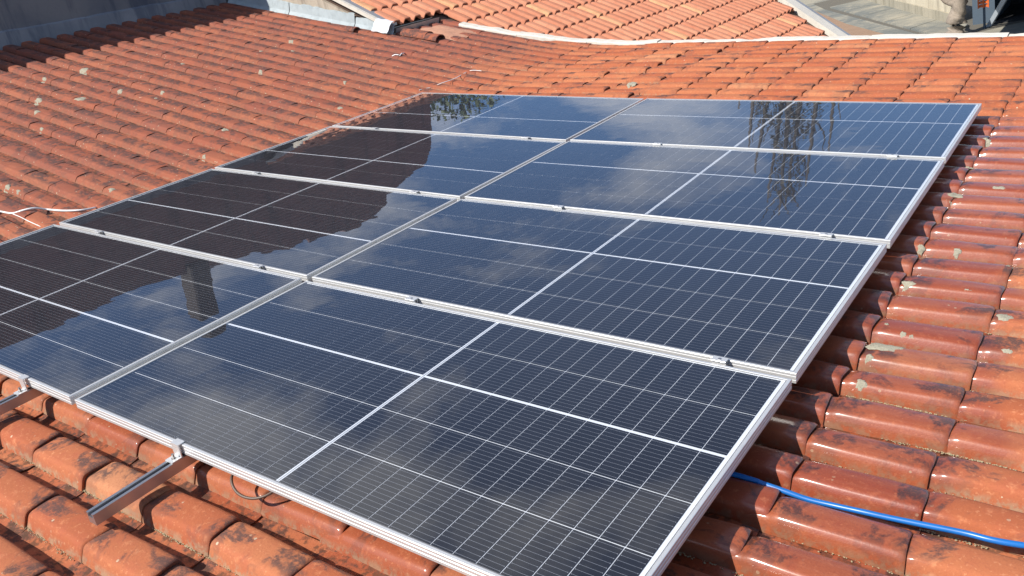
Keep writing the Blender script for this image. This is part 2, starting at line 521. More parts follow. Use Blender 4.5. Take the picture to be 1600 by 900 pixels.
def tile_mesh(name, seed, sk=1.0):
    r = random.Random(seed)
    n = len(PROF)
    ph = [r.uniform(0, 6.28) for _ in range(6)]
    V, F, P = [], [], []
    lip = 1.0
    ls = [0.0, 0.064, 0.073, 0.080, 0.090, 0.104, 0.19, 0.30, TLEN - 0.018, TLEN - 0.008, TLEN - 0.002, TLEN]
    dl = [0.0075, 0.0075, 0.0068, 0.0048, 0.0018, 0.0, 0.0, 0.0, 0.0, 0.0012, 0.0038, 0.0065]
    sink = dict(zip(ls, [d_ * sk for d_ in dl]))
    lip = 0.12 + 0.88 * sk
    thick = 0.0095 * lip
    def pt(l, i, drop=0.0):
        u, h = PROF[i]
        t = l / TLEN
        w = 1.0 + 0.035 * t * sk + 0.008 * sk * math.sin(ph[0] + 3 * t)
        uu = 0.06 + (u - 0.06) * w if u < 0.128 else u
        hh = h * (0.97 + 0.05 * t * sk) * (0.72 if sk < 0.5 else 1.0) + 0.0016 * math.sin(ph[1] + 5.0 * t + u * 22) + 0.0010 * math.sin(ph[2] + 11 * t - u * 40)
        e = sink.get(l, 0.0)                   # rounded ends
        if u < 0.128:
            uu = 0.06 + (uu - 0.06) * (1 - e * 3.5)
        wav = 0.003 * math.sin(ph[3] + u * 30) if l >= TLEN - 0.02 else 0.0
        return (l + wav, uu, hh - e * min(1.0, 0.25 + h / 0.03) - drop)
    for l in ls:
        for i in range(n):
            V.append(pt(l, i)); P.append(PROF[i][0])
    L = len(ls)
    for a in range(L - 1):
        for i in range(n - 1):
            F.append((a * n + i, (a + 1) * n + i, (a + 1) * n + i + 1, a * n + i + 1))
    # lower-end lip (own vertices: a crisp edge)
    b0 = len(V)
    for i in range(n):
        V.append(pt(TLEN, i)); P.append(PROF[i][0])
    for i in range(n):
        x_, y_, z_ = pt(TLEN, i, thick)
        u = PROF[i][0]
        V.append((x_ - 0.002, y_ + (0.009 if u < 0.05 else (-0.009 if u < 0.13 else 0)), z_)); P.append(PROF[i][0])
    for i in range(n - 1):
        F.append((b0 + i, b0 + n + i, b0 + n + i + 1, b0 + i + 1))
    # underside
    b1 = len(V)
    for i in range(n):
        u = PROF[i][0]
        x_, y_, z_ = pt(0.01, i, thick)
        V.append((x_, y_ + (0.009 if u < 0.05 else (-0.009 if u < 0.13 else 0)), z_)); P.append(u)
    for i in range(n - 1):
        F.append((b1 + i, b1 + i + 1, b0 + n + i + 1, b0 + n + i))
    # near long edge
    b2 = len(V)
    for q in (pt(0.0, 0), pt(TLEN, 0)):
        V.append(q); P.append(-0.006)
    for q in (pt(TLEN, 0, thick), pt(0.0, 0, thick)):
        V.append((q[0], q[1] + 0.003, q[2])); P.append(-0.006)
    F.append((b2, b2 + 3, b2 + 2, b2 + 1))
    return V, F, P

TILE_VARS = [tile_mesh('roof_tile', 100 + i, 1.0 if i < 9 else 0.10) for i in range(18)]
TILE_ME = []
TILE_ME_N = []
for V, F, P in TILE_VARS:
    me = new_mesh('roof_tile', V, F, True, {'prof': P, 'len': [v[0] / TLEN for v in V]}); me.materials.append(M_TILE); TILE_ME.append(me)
for V, F, P in TILE_VARS[:5]:
    me = new_mesh('neighbour_tile', V, F, True, {'prof': P}); me.materials.append(M_TILE_N); TILE_ME_N.append(me)

def project(p):
    c = CAM_R @ (np.array(p) - CAM_P)
    if c[2] > -0.05: return None
    return (800 - CAM_F * c[0] / c[2], 450 + CAM_F * c[1] / c[2], -c[2])
def unproject(px, P0, nrm):
    v = CAM_R.T @ np.array([px[0] - 800, 450 - px[1], -CAM_F])
    s = ((np.array(P0) - CAM_P) @ np.array(nrm)) / (v @ np.array(nrm))
    return CAM_P + s * v
def behind_array(p):
    d = np.array(p) - CAM_P
    if p[2] >= -0.0: return False
    t = -CAM_P[2] / d[2]
    q = CAM_P + t * d
    return -2.2 < q[0] < 2.2 and 0.0 < q[1] < 4.48

def lay_tiles(slots, meshes, variants, parent, joined_name, limit):
    """slots: (matrix, centre, seed). The ones that show largest become parts; the rest one stuff part."""
    rank = []
    for i, (mt, c, sd) in enumerate(slots):
        s = -1.0
        for off in ((0, 0), (0.13, 0.05), (-0.13, 0.05), (0.15, -0.06)):
            cc = (c[0] + off[0], c[1] + off[1], c[2])
            p = project(cc)
            if p and -15 < p[0] < 1615 and -10 < p[1] < 910 and not behind_array(cc):
                s = max(s, 1.0 / p[2])
        rank.append((s, i))
    rank.sort(reverse=True)
    single = set(i for s, i in rank[:limit] if s > 0)
    JV, JF, JP, JT, JL = [], [], [], [], []
    base = 0
    for i, (mt, c, sd) in enumerate(slots):
        k = sd % len(meshes)
        if i in single:
            link('tile', meshes[k], None, parent, mt)
        else:
            V, F, P = variants[k]
            A = np.array(mt)
            W = np.array(V) @ A[:3, :3].T + A[:3, 3]
            JV.append(W); JF += [tuple(q + base for q in f) for f in F]
            JP += P; JL += [v[0] / TLEN for v in V]; JT += [((sd * 0.61803) % 1.0)] * len(V)
            base += len(V)
    if JV:
        me = new_mesh(joined_name, np.concatenate(JV).tolist(), JF, True, {'prof': JP, 'tid': JT, 'len': JL})
        me.materials.append(meshes[0].materials[0])
        o = link('tile_field', me, None, parent)
        o['kind'] = 'stuff'
    return len(single)

# our house ---------------------------------------------------------
roof = empty('tiled_roof', MR.copy())
tag(roof, 'weathered terracotta barrel-tile roof carrying the solar panels', 'roof')
slots = []
X_LOW, X_TOP = 4.1, -6.86
ncourse = int((X_LOW - X_TOP) / GAUGE) + 1
sd = 0
for c in range(-30, 8):
    xl = 2.29 + GAUGE * c
    xu = xl - TLEN
    if xl > X_LOW + 0.2 or xl < X_TOP + 0.2: continue
    for k, y0 in enumerate(ROWS):
        w = (ROWS[k + 1] - y0) if k + 1 < len(ROWS) else 0.2
        # the far verge steps in beside the end wall
        if xl < -3.85 and y0 + w > 6.32: continue
        sd += 1
        r = random.Random(sd * 7919)
        z0 = pan_z(xu, y0) + r.uniform(-0.0015, 0.0015) * (1 if xl > -1.7 else 0.4) + (0.006 if xl < -1.7 else 0.0)
        z1 = pan_z(xl, y0) + (0.006 if xl < -1.7 else 0.0) + (LIFT if xl > -1.7 else 0.0016) + r.uniform(-0.0015, 0.0015) * (1 if xl > -1.7 else 0.4)
        jx = r.uniform(-0.010, 0.010)
        ang = -math.atan2(z1 - z0, TLEN)
        mt = (Matrix.Translation((xu + jx, y0 + r.uniform(-0.0025, 0.0025) * (1 if xl > -1.7 else 0.4), z0)) @ Matrix.Rotation(ang, 4, 'Y') @
              Matrix.Rotation(R_(r.gauss(0, 0.6 if xl > -1.7 else 0.18)), 4, 'Z') @ Matrix.Rotation(R_(r.gauss(0, 0.5 if xl > -1.7 else 0.2)), 4, 'X') @ Matrix.Diagonal((1, w / PITCH, 1, 1)))
        sdv = r.randrange(100000) * 18
        sdv += r.randrange(9) + (9 if (xl < -1.7 or (xl < 0.3 and r.random() < (0.3 - xl) / 2.0)) else 0)
        slots.append((mt, (xl - 0.2, y0 + 0.08, pan_z(xl, y0) + 0.05), sdv))
lay_tiles(slots, TILE_ME, TILE_VARS, roof, 'roof_tiles', 300)

# boarding under the tiles
xs = [X_TOP - 0.02, BX1, -2.2, -2.0, -1.8, BX0, 4.25]
ysd = [-2.6, -1.0, 4.5, 7.16]
V, F = [], []
for lev in (-0.03, -0.13):
    for x in xs:
        for y in ysd:
            V.append((x, y, pan_z(x, y) + lev))
nx, ny = len(xs), len(ysd)
for i in range(nx - 1):
    for j in range(ny - 1):
        a = i * ny + j
        F += [(a, a + ny, a + ny + 1, a + 1), tuple(q + nx * ny for q in (a, a + 1, a + ny + 1, a + ny))]
for i in range(nx - 1):
    for j in (0, ny - 1):
        a = i * ny + j
        F.append((a, a + nx * ny, a + ny + nx * ny, a + ny))
for j in range(ny - 1):
    for i in (0, nx - 1):
        a = i * ny + j
        F.append((a, a + 1, a + 1 + nx * ny, a + nx * ny))
link('roof_deck', new_mesh('roof_deck', V, F), M_DECK, roof)

# moss crumbs along the feet of the barrels
V, F = [], []
OCT = [(1, 0, 0), (0, 1, 0), (-1, 0, 0), (0, -1, 0), (0, 0, 1), (0, 0, -1)]
OF = [(0, 1, 4), (1, 2, 4), (2, 3, 4), (3, 0, 4), (1, 0, 5), (2, 1, 5), (3, 2, 5), (0, 3, 5)]
for k, y0 in enumerate(ROWS):
    if y0 < -0.75 or y0 > 2.6: continue
    spans = [(-0.7, 2.1, 1300)] if y0 < 0.0 else [(2.12, 3.3, 900 if y0 < 1.5 else 450)]
    for xa, xb, dens in spans:
        for q in range(int((xb - xa) * dens)):
            x = rng.uniform(xa, xb)
            nz_ = noise.noise(Vector((x * 5.0, y0 * 9.0, 1.3))) + 0.5 * noise.noise(Vector((x * 17.0, y0 * 9.0, 4.3)))
            if nz_ < -0.05 + rng.uniform(-0.15, 0.15): continue
            yy = y0 - 0.004 + rng.normal(0, 0.0045)
            s = rng.uniform(0.0008, 0.0026) * (1.25 if nz_ > 0.3 else 1.0)
            z = pan_z(x, y0) + LIFT * 0.6 + 0.003 + max(0, yy - y0) * 1.8
            b0 = len(V)
            a = rng.uniform(0, 6.28); ca, sa = math.cos(a), math.sin(a)
            for vx, vy, vz in OCT:
                V.append((x + (vx * ca - vy * sa) * s * 1.5, yy + (vx * sa + vy * ca) * s, z + vz * s * 0.9))
            F += [tuple(i + b0 for i in f) for f in OF]
mo = link('moss', new_mesh('moss', V, F, True), M_MOSS, roof)
mo['kind'] = 'stuff'

# lichen rosettes, each where it grows
def on_roof(px, z_up=0.05):
    """pixel of the photograph -> point on the tile crests"""
    v = CAM_R.T @ np.array([px[0] - 800, 450 - px[1], -CAM_F])
    lo, hi = 0.0, 40.0 / np.linalg.norm(v)
    lo = 0.6 / np.linalg.norm(v)
    s = lo
    st = (hi - lo) / 4000
    while s < hi:
        p = CAM_P + s * v
        if p[2] <= roof_z(p[0], p[1]): break
        s += st
    return CAM_P + s * v
LICHEN = [(1384, 540, 26), (1358, 561, 6), (1569, 497, 10), (1511, 464, 8), (1419, 448, 9), (1495, 396, 5), (1577, 417, 5), (1410, 528, 5), (1423, 532, 5),
          (1385, 508, 3), (1573, 553, 7), (1539, 222, 7), (1560, 297, 9), (1492, 305, 11), (1479, 324, 6), (1514, 261, 5), (1438, 394, 5), (1345, 602, 8),
          (131, 114, 9), (126, 155, 9), (59, 157, 7), (68, 126, 5), (57, 175, 5), (64, 203, 4), (187, 142, 5), (253, 145, 4), (351, 203, 6), (174, 296, 5), (11, 294, 6),
          (318, 247, 4), (454, 68, 5), (406, 115, 4), (407, 80, 3), (457, 80, 4), (538, 128, 3), (285, 100, 4), (243, 154, 3), (987, 130, 8), (531, 169, 5), (28, 300, 4)]
for (px, py, rr) in LICHEN:
    c = on_roof((px, py))
    rad = rr * np.linalg.norm(c - CAM_P) / CAM_F * 0.95
    V, F = [], []
    nr, na = 4, 20
    ph = [random.uniform(0, 6.28) for _ in range(5)]
    V.append((c[0], c[1], roof_z(c[0], c[1]) + 0.002))
    for i in range(1, nr + 1):
        for j in range(na):
            a = 2 * math.pi * j / na
            e = 1 + 0.16 * math.sin(3 * a + ph[0]) + 0.13 * math.sin(5 * a + ph[1]) + 0.10 * math.sin(9 * a + ph[2])
            r_ = rad * e * i / nr
            x, y = c[0] + r_ * math.cos(a), c[1] + r_ * math.sin(a) * 0.85
            hgt = 0.0032 if i < nr else -0.002
            V.append((x, y, roof_z(x, y) + hgt + 0.0012 * math.sin(7 * a + ph[3] + i * 2)))
    for j in range(na):
        F.append((0, 1 + j, 1 + (j + 1) % na))
    for i in range(nr - 1):
        for j in range(na):
            j2 = (j + 1) % na
            F.append((1 + i * na + j, 1 + (i + 1) * na + j, 1 + (i + 1) * na + j2, 1 + i * na + j2))
    link('lichen', new_mesh('lichen', V, F, True), M_LICHEN, roof)

# white verge cap along the far edge, following the sag of the roof
def cap_piece(x0, x1, y0, y1, h, n=6, yfun=None):
    V, F = [], []
    for i in range(n + 1):
        x = x0 + (x1 - x0) * i / n
        dy = yfun(x) if yfun else 0
        rg = lambda k_: 0.012 * noise.noise(Vector((x * 5.0, k_ * 7.1, 0.5))) + 0.006 * noise.noise(Vector((x * 17.0, k_ * 3.1, 2.5)))
        dy += rg(1)
        zb, zt = pan_z(x) - 0.06, pan_z(x) + h + rg(2)
        V += [(x, y0 + dy, zb), (x, y0 + dy, zt - 0.012), (x, y0 + 0.012 + dy, zt), (x, y1 - 0.012 + dy, zt + 0.006), (x, y1 + dy, zt - 0.006), (x, y1 + dy, zb)]
    for i in range(n):
        for j in range(5):
            a = i * 6 + j
            F.append((a, a + 6, a + 7, a + 1))
    F += [tuple(range(5, -1, -1)), tuple(range(n * 6, n * 6 + 6))]
    return new_mesh('verge_cap', [(p[0], p[1], p[2]) for p in V], F)
vc = empty('verge_cap', MR @ Matrix.Translation((0, 0, 0)))
tag(vc, 'white mortar capping along the far edge of the tiled roof', 'capping')
ex = [-3.72, -2.9, -2.05, -1.2, -0.2, 0.9, 2.0, 3.1, 4.2]
ydy = lambda x: 0.02 * math.sin(x * 1.3) - (0.16 if x < -3.0 else (0.16 * (-2.0 - x) if x < -2.0 else 0.0))
for i in range(len(ex) - 1):
    link('cap_length', cap_piece(ex[i], ex[i + 1] - 0.004, 7.115, 7.23, 0.060 + 0.006 * (i % 3), 26, ydy), M_WHITE, vc)

# ------------------------------------------------------------------ solar panels
W, H, T = 2.187, 1.102, 0.035
def frame_bar(length):
    prof = [(0.0115, -0.0065), (0.0115, -0.0012), (0.0100, 0.0), (0.0012, 0.0), (0.0, -0.0012), (0.0, -0.0085), (0.0014, -0.0095), (0.0014, -0.0115), (0.0, -0.0125),
            (0.0, -0.0215), (0.0014, -0.0225), (0.0014, -0.0245), (0.0, -0.0255), (0.0, -0.0350), (0.022, -0.0350), (0.022, -0.0330), (0.0025, -0.0330), (0.0025, -0.0065)]
    n = len(prof)
    V = [(-length / 2 + u, u, z) for u, z in prof] + [(length / 2 - u, u, z) for u, z in prof]
    F = [(i, (i + 1) % n, n + (i + 1) % n, n + i) for i in range(n)]
    return new_mesh('frame_bar', V, F)
BAR_L, BAR_S = frame_bar(W - 0.0004), frame_bar(H - 0.0004)
for me in (BAR_L, BAR_S):
    me.materials.append(M_ALU)
cb = MB().box(-0.0342, 0.0342, -0.105, 0.105, -0.0002, 0.0002)
CELL = cb.mesh('solar_cell'); CELL.materials.append(M_CELL)
GL = MB().box(-W / 2 + 0.0116, W / 2 - 0.0116, -H / 2 + 0.0116, H / 2 - 0.0116, -0.0016, -0.0012)
GLASS = new_mesh('cover_glass', [(-W / 2 + .0116, -H / 2 + .0116, -.0012), (W / 2 - .0116, -H / 2 + .0116, -.0012), (W / 2 - .0116, H / 2 - .0116, -.0012), (-W / 2 + .0116, H / 2 - .0116, -.0012)], [(0, 1, 2, 3)])
GLASS.materials.append(M_GLASS)
BACK = MB().box(-W / 2 + 0.003, W / 2 - 0.003, -H / 2 + 0.003, H / 2 - 0.003, -0.0100, -0.0060).mesh('backsheet'); BACK.materials.append(M_BACK)
sl = MB()
for sx in (-1, 1):
    xa = sx * (W / 2 - 0.0125)
    sl.box(xa - 0.0009, xa + 0.0009, -H / 2 + 0.0116, H / 2 - 0.0116, -0.0011, -0.0004)
    ya_ = sx * (H / 2 - 0.0125)
    sl.box(-W / 2 + 0.0136, W / 2 - 0.0136, ya_ - 0.0009, ya_ + 0.0009, -0.0011, -0.0004)
SEAL = sl.mesh('edge_seal'); SEAL.materials.append(simple('grey_sealant', (0.16, 0.16, 0.17), 0.7))
RIB = MB().box(-0.0022, 0.0022, -H / 2 + 0.02, H / 2 - 0.02, -0.0059, -0.0055).mesh('ribbon'); RIB.materials.append(M_RIBBON)
# cell positions (x along the long side): 15 + 15 columns, five rows, one wide gap
gx, gc = 0.0022, 0.0150
colx = []
x = -W / 2 + 0.0125
for i in range(30):
    colx.append(x + 0.0345)
    x += 0.0690 + (gc if i == 14 else gx)
rowy = []
gaps = [0.0030, 0.0030, 0.0115, 0.0030]           # from the front; the wide gap after the third row
tot = 5 * 0.210 + sum(gaps)
y = -tot / 2
for i in range(5):
    rowy.append(y + 0.105)
    y += 0.210 + (gaps[i] if i < 4 else 0)
PQ = {('L', 0): (0.0087, -0.0141, 0.0096, -0.0062, 0.0054, 0.0004), ('L', 1): (0.0082, -0.005, 0.0024, -0.0037, 0.006, 0.0),
      ('L', 2): (0.0091, 0.0001, 0.001, -0.0011, 0.0056, -0.0007), ('L', 3): (-0.0076, 0.0194, 0.0012, 0.0067, 0.0022, -0.0014),
      ('R', 0): (-0.0099, -0.0115, -0.0063, -0.0074, -0.01, -0.0044), ('R', 1): (-0.0052, 0.0009, -0.0098, -0.0007, -0.0074, -0.0022),
      ('R', 2): (0.0002, 0.0064, -0.0033, 0.0052, -0.0062, 0.0019), ('R', 3): (-0.0035, 0.0037, 0.0052, 0.0043, -0.0069, 0.0051)}
PQ = {k: (q[0] + (-0.013 if k[0] == 'L' else 0.004), q[1], q[2] + (-0.0065 if k[0] == 'L' else 0.002)) + tuple(q[3:]) for k, q in PQ.items()}
LAB = {('R', 0): 'nearest solar panel of the lower column, with the bare rail end at its front edge',
       ('R', 1): 'second solar panel from the front in the lower column, beside the wet tiles',
       ('R', 2): 'third solar panel from the front in the lower column, mirroring clouds and a tall tree',
       ('R', 3): 'farthest solar panel of the lower column, at the corner nearest the white capping',
       ('L', 0): 'nearest solar panel of the upper column, cut off by the left edge of the picture',
       ('L', 1): 'second solar panel from the front in the upper column, where the white cable ends',
       ('L', 2): 'third solar panel from the front in the upper column, mostly mirroring the dark wall',
       ('L', 3): 'farthest solar panel of the upper column, with the thin wire at its top corner'}
for key, q in PQ.items():
    x0 = (-W / 2 - 0.01) if key[0] == 'L' else (W / 2 + 0.01)
    y0 = key[1] * 1.124 + H / 2
    rv = Vector(q[3:6])
    rot = Matrix.Rotation(rv.length, 4, rv.normalized()) if rv.length > 0 else Matrix.Identity(4)
    mt = MR @ Matrix.Translation((x0 + q[0], y0 + q[1], q[2])) @ rot
    p = empty('solar_panel', mt)
    tag(p, LAB[key], 'solar panel', 'solar panels of the roof array')
    flip = Matrix.Rotation(math.pi, 4, 'Z') if key[0] == 'L' else Matrix.Identity(4)
    link('frame_bar', BAR_L, None, p, Matrix.Translation((0, -H / 2, 0)))
    link('frame_bar', BAR_L, None, p, Matrix.Rotation(math.pi, 4, 'Z') @ Matrix.Translation((0, -H / 2, 0)))
    link('frame_bar', BAR_S, None, p, Matrix.Rotation(math.pi / 2, 4, 'Z') @ Matrix.Translation((0, -W / 2, 0)))
    link('frame_bar', BAR_S, None, p, Matrix.Rotation(-math.pi / 2, 4, 'Z') @ Matrix.Translation((0, -W / 2, 0)))
    link('edge_seal', SEAL, None, p)
    link('backsheet', BACK, None, p)
    link('ribbon', RIB, None, p, flip @ Matrix.Translation(((colx[14] + colx[15]) / 2, 0, 0)))
    link('cover_glass', GLASS, None, p)
    for cx in colx:
        for ry in rowy:
            link('solar_cell', CELL, None, p, flip @ Matrix.Translation((cx, ry, -0.0050)))

# ------------------------------------------------------------------ mounting rails, clamps
def rail_mesh(y0, y1):
    pr = [(-0.019, -0.038), (0.019, -0.038), (0.019, 0), (0.0075, 0), (0.0075, -0.004), (0.013, -0.004), (0.013, -0.014), (-0.013, -0.014), (-0.013, -0.004), (-0.0075, -0.004), (-0.0075, 0), (-0.019, 0)]
    n = len(pr)
    V = [(x, y0, z) for x, z in pr] + [(x, y1, z) for x, z in pr]
    F = [(i, n + i, n + (i + 1) % n, (i + 1) % n) for i in range(n)]
    # hollow-looking end: walls 3 mm thick with a recessed dark web
    F += [(0, 1, 6, 7), (1, 2, 5, 6), (2, 3, 4, 5), (0, 7, 8, 11), (8, 9, 10, 11)]
    F += [tuple(n + i for i in reversed(f)) for f in [(0, 1, 6, 7), (1, 2, 5, 6), (2, 3, 4, 5), (0, 7, 8, 11), (8, 9, 10, 11)]]
    return new_mesh('rail', V, F)
def hexbolt(x, y, z, r=0.0065, h=0.006):
    b_ = MB()
    b_.tube([(x, y, z), (x, y, z + h)], r, 6)
    b_.tube([(x, y, z - 0.001), (x, y, z + 0.001)], r * 1.6, 10)
    return b_.mesh('bolt')
RZ = {0.632: -0.0490, 1.955: -0.0385, -0.335: -0.0450, -1.735: -0.0410}
RAILS = [('rail_a', 0.632, -0.322, 4.49, 'aluminium rail whose bare end sticks out in front of the nearest panel', True),
         ('rail_b', 1.955, 0.03, 4.49, 'aluminium rail under the lower column, nearer its right-hand edge', False),
         ('rail_c', -0.335, -0.345, 4.49, 'aluminium rail coming out under the upper column at the left picture edge', True),
         ('rail_d', -1.735, 0.0, 4.49, 'aluminium rail under the upper column, nearer its tiled left side', False)]
for nm, xr, ya, yb, lab, endc in RAILS:
    RAILZ = RZ[xr]
    r0 = empty('mounting_rail', MR @ Matrix.Translation((xr, ya, RAILZ)))
    tag(r0, lab, 'rail', 'rails under the solar panels')
    link('rail', rail_mesh(0, yb - ya), M_ALU_D, r0)
    key = 'R' if xr > 0 else 'L'
    for j in range(1, 4):
        qa = PQ[(key, j - 1)]; qb = PQ[(key, j)]
        ym = ((j - 1) * 1.124 + H + qa[1] + j * 1.124 + qb[1]) / 2 - ya
        xl_ = xr - ((W / 2 + 0.01) if xr > 0 else (-W / 2 - 0.01))
        zt = max(qa[2] - qa[4] * xl_, qb[2] - qb[4] * xl_) - RAILZ + 0.0020
        b_ = MB().box(-0.025, 0.025, ym - 0.015, ym + 0.015, zt - 0.0010, zt + 0.0010, 0.0008)
        b_.box(-0.024, 0.024, ym - 0.0075, ym - 0.0055, zt - 0.03, zt - 0.0011)
        b_.box(-0.024, 0.024, ym + 0.0055, ym + 0.0075, zt - 0.03, zt - 0.0011)
        cl = link('mid_clamp', b_.mesh('mid_clamp'), M_ALU, r0)
        link('bolt', hexbolt(0, ym, zt + 0.0010, 0.0038, 0.0018), M_ALU_D, cl)
    if endc:
        q0 = PQ[(key, 0)]
        yf = q0[1] - ya + (0.006 if xr > 0 else 0.0)
        zt = q0[2] - q0[4] * (xr - ((W / 2 + 0.01) if xr > 0 else (-W / 2 - 0.01))) - RAILZ + 0.006
        b_ = MB()
        b_.box(-0.019, 0.019, yf - 0.016, yf + 0.010, zt, zt + 0.003)             # lip over the frame
        b_.box(-0.019, 0.019, yf - 0.016, yf - 0.012, 0.004, zt - 0.0002)        # upright
        b_.box(-0.019, 0.019, yf - 0.050, yf - 0.0165, 0.001, 0.0045)           # foot on the rail
        cl = link('end_clamp', b_.mesh('end_clamp'), M_ALU, r0)
        link('bolt', hexbolt(0.0, yf - 0.031, 0.0045, 0.005, 0.016), M_STEEL, cl)
    # feet holding the rail over the tile crests
    for yy in [v for v in (0.15, 1.3, 2.5, 3.7) if v > ya + 0.1]:
        zr = pan_z(xr, yy) + 0.056 - RAILZ
        b_ = MB().box(-0.045, -0.0215, yy - ya - 0.02, yy - ya + 0.02, zr, -0.004)
        b_.box(-0.075, -0.0455, yy - ya - 0.02, yy - ya + 0.02, zr, zr + 0.004)
        link('foot', b_.mesh('foot'), M_ALU_D, r0)

# ------------------------------------------------------------------ hose and cables
def on_px(pts, up):
    out_ = []
    for q in pts:
        c = on_roof(q)
        out_.append((c[0], c[1], c[2] + up))
    return out_
hose_pts = [(1.7, 0.70, -0.100)] + [tuple(unproject(px_, (0, 0, z_), (0, 0, 1))) for px_, z_ in
            [((1150, 742), -0.108), ((1190, 755), -0.110), ((1225, 767), -0.114), ((1262, 780), -0.120), ((1300, 789), -0.118), ((1350, 800), -0.110), ((1400, 811), -0.106), ((1500, 831), -0.096), ((1600, 852), -0.086)]] + [(3.2, 0.82, -0.080), (3.6, 0.90, -0.080)]
o = link('garden_hose', MB().tube(spline(hose_pts, 8), 0.0076, 12).mesh('garden_hose', True), M_HOSE)
o.matrix_world = MR
tag(o, 'bright blue hose lying between the wet tiles right of the panels', 'hose')
o = link('white_cable', MB().tube(spline(on_px([(-60, 345), (-25, 330), (0, 333), (20, 336), (38, 331), (55, 328), (75, 330), (100, 332), (128, 331), (150, 327)], 0.012), 6), 0.0062, 8).mesh('white_cable', True), M_CABLE)
o.matrix_world = MR
tag(o, 'thick white cable curving over the tiles to the left panels', 'cable')
o = link('thin_wire', MB().tube(spline(on_px([(14, 334), (30, 340), (46, 348), (64, 356)], 0.008), 6), 0.0028, 6).mesh('thin_wire', True), M_CABLE)
o.matrix_world = MR
tag(o, 'thin white wire branching below the thick white cable', 'wire')
o = link('pale_wire', MB().tube(spline(on_px([(655, 143), (672, 139), (690, 132), (710, 125), (728, 115), (738, 112), (752, 113)], 0.014), 6), 0.0034, 6).mesh('pale_wire', True), M_CABLE)
o.matrix_world = MR
tag(o, 'pale wire running uphill from the far corner of the panels', 'wire')
o = link('dark_cable', MB().tube(spline([(0.86, 0.04, -0.045), (0.885, -0.012, -0.052), (0.93, -0.034, -0.072), (0.985, -0.030, -0.078), (1.03, -0.004, -0.070), (1.06, 0.05, -0.05)], 8), 0.0045, 8).mesh('dark_cable', True), M_CABLE_D)
o.matrix_world = MR
tag(o, 'dark cable looping out under the front edge of the nearest panel', 'cable')

# ------------------------------------------------------------------ walls at the top of the roof
def wpt(x, y, z):
    return MR @ Vector((x, y, z))
def prism(name, poly_yz, x0, x1):
    """outline in world y/z, extruded along world x"""
    n = len(poly_yz)
    V = [(x1, y, z) for y, z in poly_yz] + [(x0, y, z) for y, z in poly_yz]
    F = [tuple(range(n)), tuple(range(2 * n - 1, n - 1, -1))] + [(i, n + i, n + (i + 1) % n, (i + 1) % n) for i in range(n)]
    return new_mesh(name, V, F)
zb_w = wpt(-6.9, 0, pan_z(-6.9)).z
xw = wpt(-6.9, 0, pan_z(-6.9)).x
zt = lambda za: za * math.cos(SLOPE) + 6.9 * math.sin(SLOPE) + 0.03
wall = empty('party_wall', Matrix.Translation((xw, 2.0, zb_w)))
tag(wall, 'tall stained plaster wall in shade at the top of the tiled roof', 'wall')
def wchild(name, me, mat):
    o = link(name, me, mat, wall)
    o.matrix_parent_inverse = wall.matrix_world.inverted()
    return o
zw1, zw2 = zt(1.45), zt(2.55)
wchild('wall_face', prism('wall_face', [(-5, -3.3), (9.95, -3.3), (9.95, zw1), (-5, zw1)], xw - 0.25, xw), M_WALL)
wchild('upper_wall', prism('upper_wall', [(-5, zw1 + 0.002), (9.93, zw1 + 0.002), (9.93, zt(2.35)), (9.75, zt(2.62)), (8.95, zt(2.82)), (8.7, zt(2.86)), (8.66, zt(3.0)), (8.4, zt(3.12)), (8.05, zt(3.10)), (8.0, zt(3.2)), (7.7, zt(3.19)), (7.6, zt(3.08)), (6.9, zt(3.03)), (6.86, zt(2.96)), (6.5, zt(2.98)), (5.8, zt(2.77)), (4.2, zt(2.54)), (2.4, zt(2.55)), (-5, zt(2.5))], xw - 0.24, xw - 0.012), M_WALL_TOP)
# mortar fillet where the tiles meet the wall
V, F = [], []
nn = 60
for i in range(nn + 1):
    y = -2.6 + 8.75 * i / nn
    hh = 0.17 + 0.03 * noise.noise(Vector((y * 1.7, 0, 0))) + 0.02 * noise.noise(Vector((y * 6, 3, 0)))
    V += [(xw + 0.035, y, zb_w - 0.05), (xw + 0.03, y, zb_w + hh - 0.02), (xw + 0.001, y, zb_w + hh)]
for i in range(nn):
    a = i * 3
    F += [(a, a + 3, a + 4, a + 1), (a + 1, a + 4, a + 5, a + 2)]
wchild('base_fillet', new_mesh('base_fillet', V, F), plaster('fillet', (0.22, 0.23, 0.25), (0.16, 0.175, 0.20), (0.09, 0.105, 0.135)))
ch = MB().box(xw - 0.20, xw + 0.10, 4.72, 5.02, zt(2.5), zt(3.36), 0.02)
o = link('chimney', ch.mesh('chimney'), plaster('dark_render', (0.075, 0.06, 0.055), (0.06, 0.05, 0.045), (0.03, 0.027, 0.026)))  # chimney in a dark render, darker than the upper wall
tag(o, 'square dark chimney on the party wall, seen mirrored in a left panel', 'chimney')

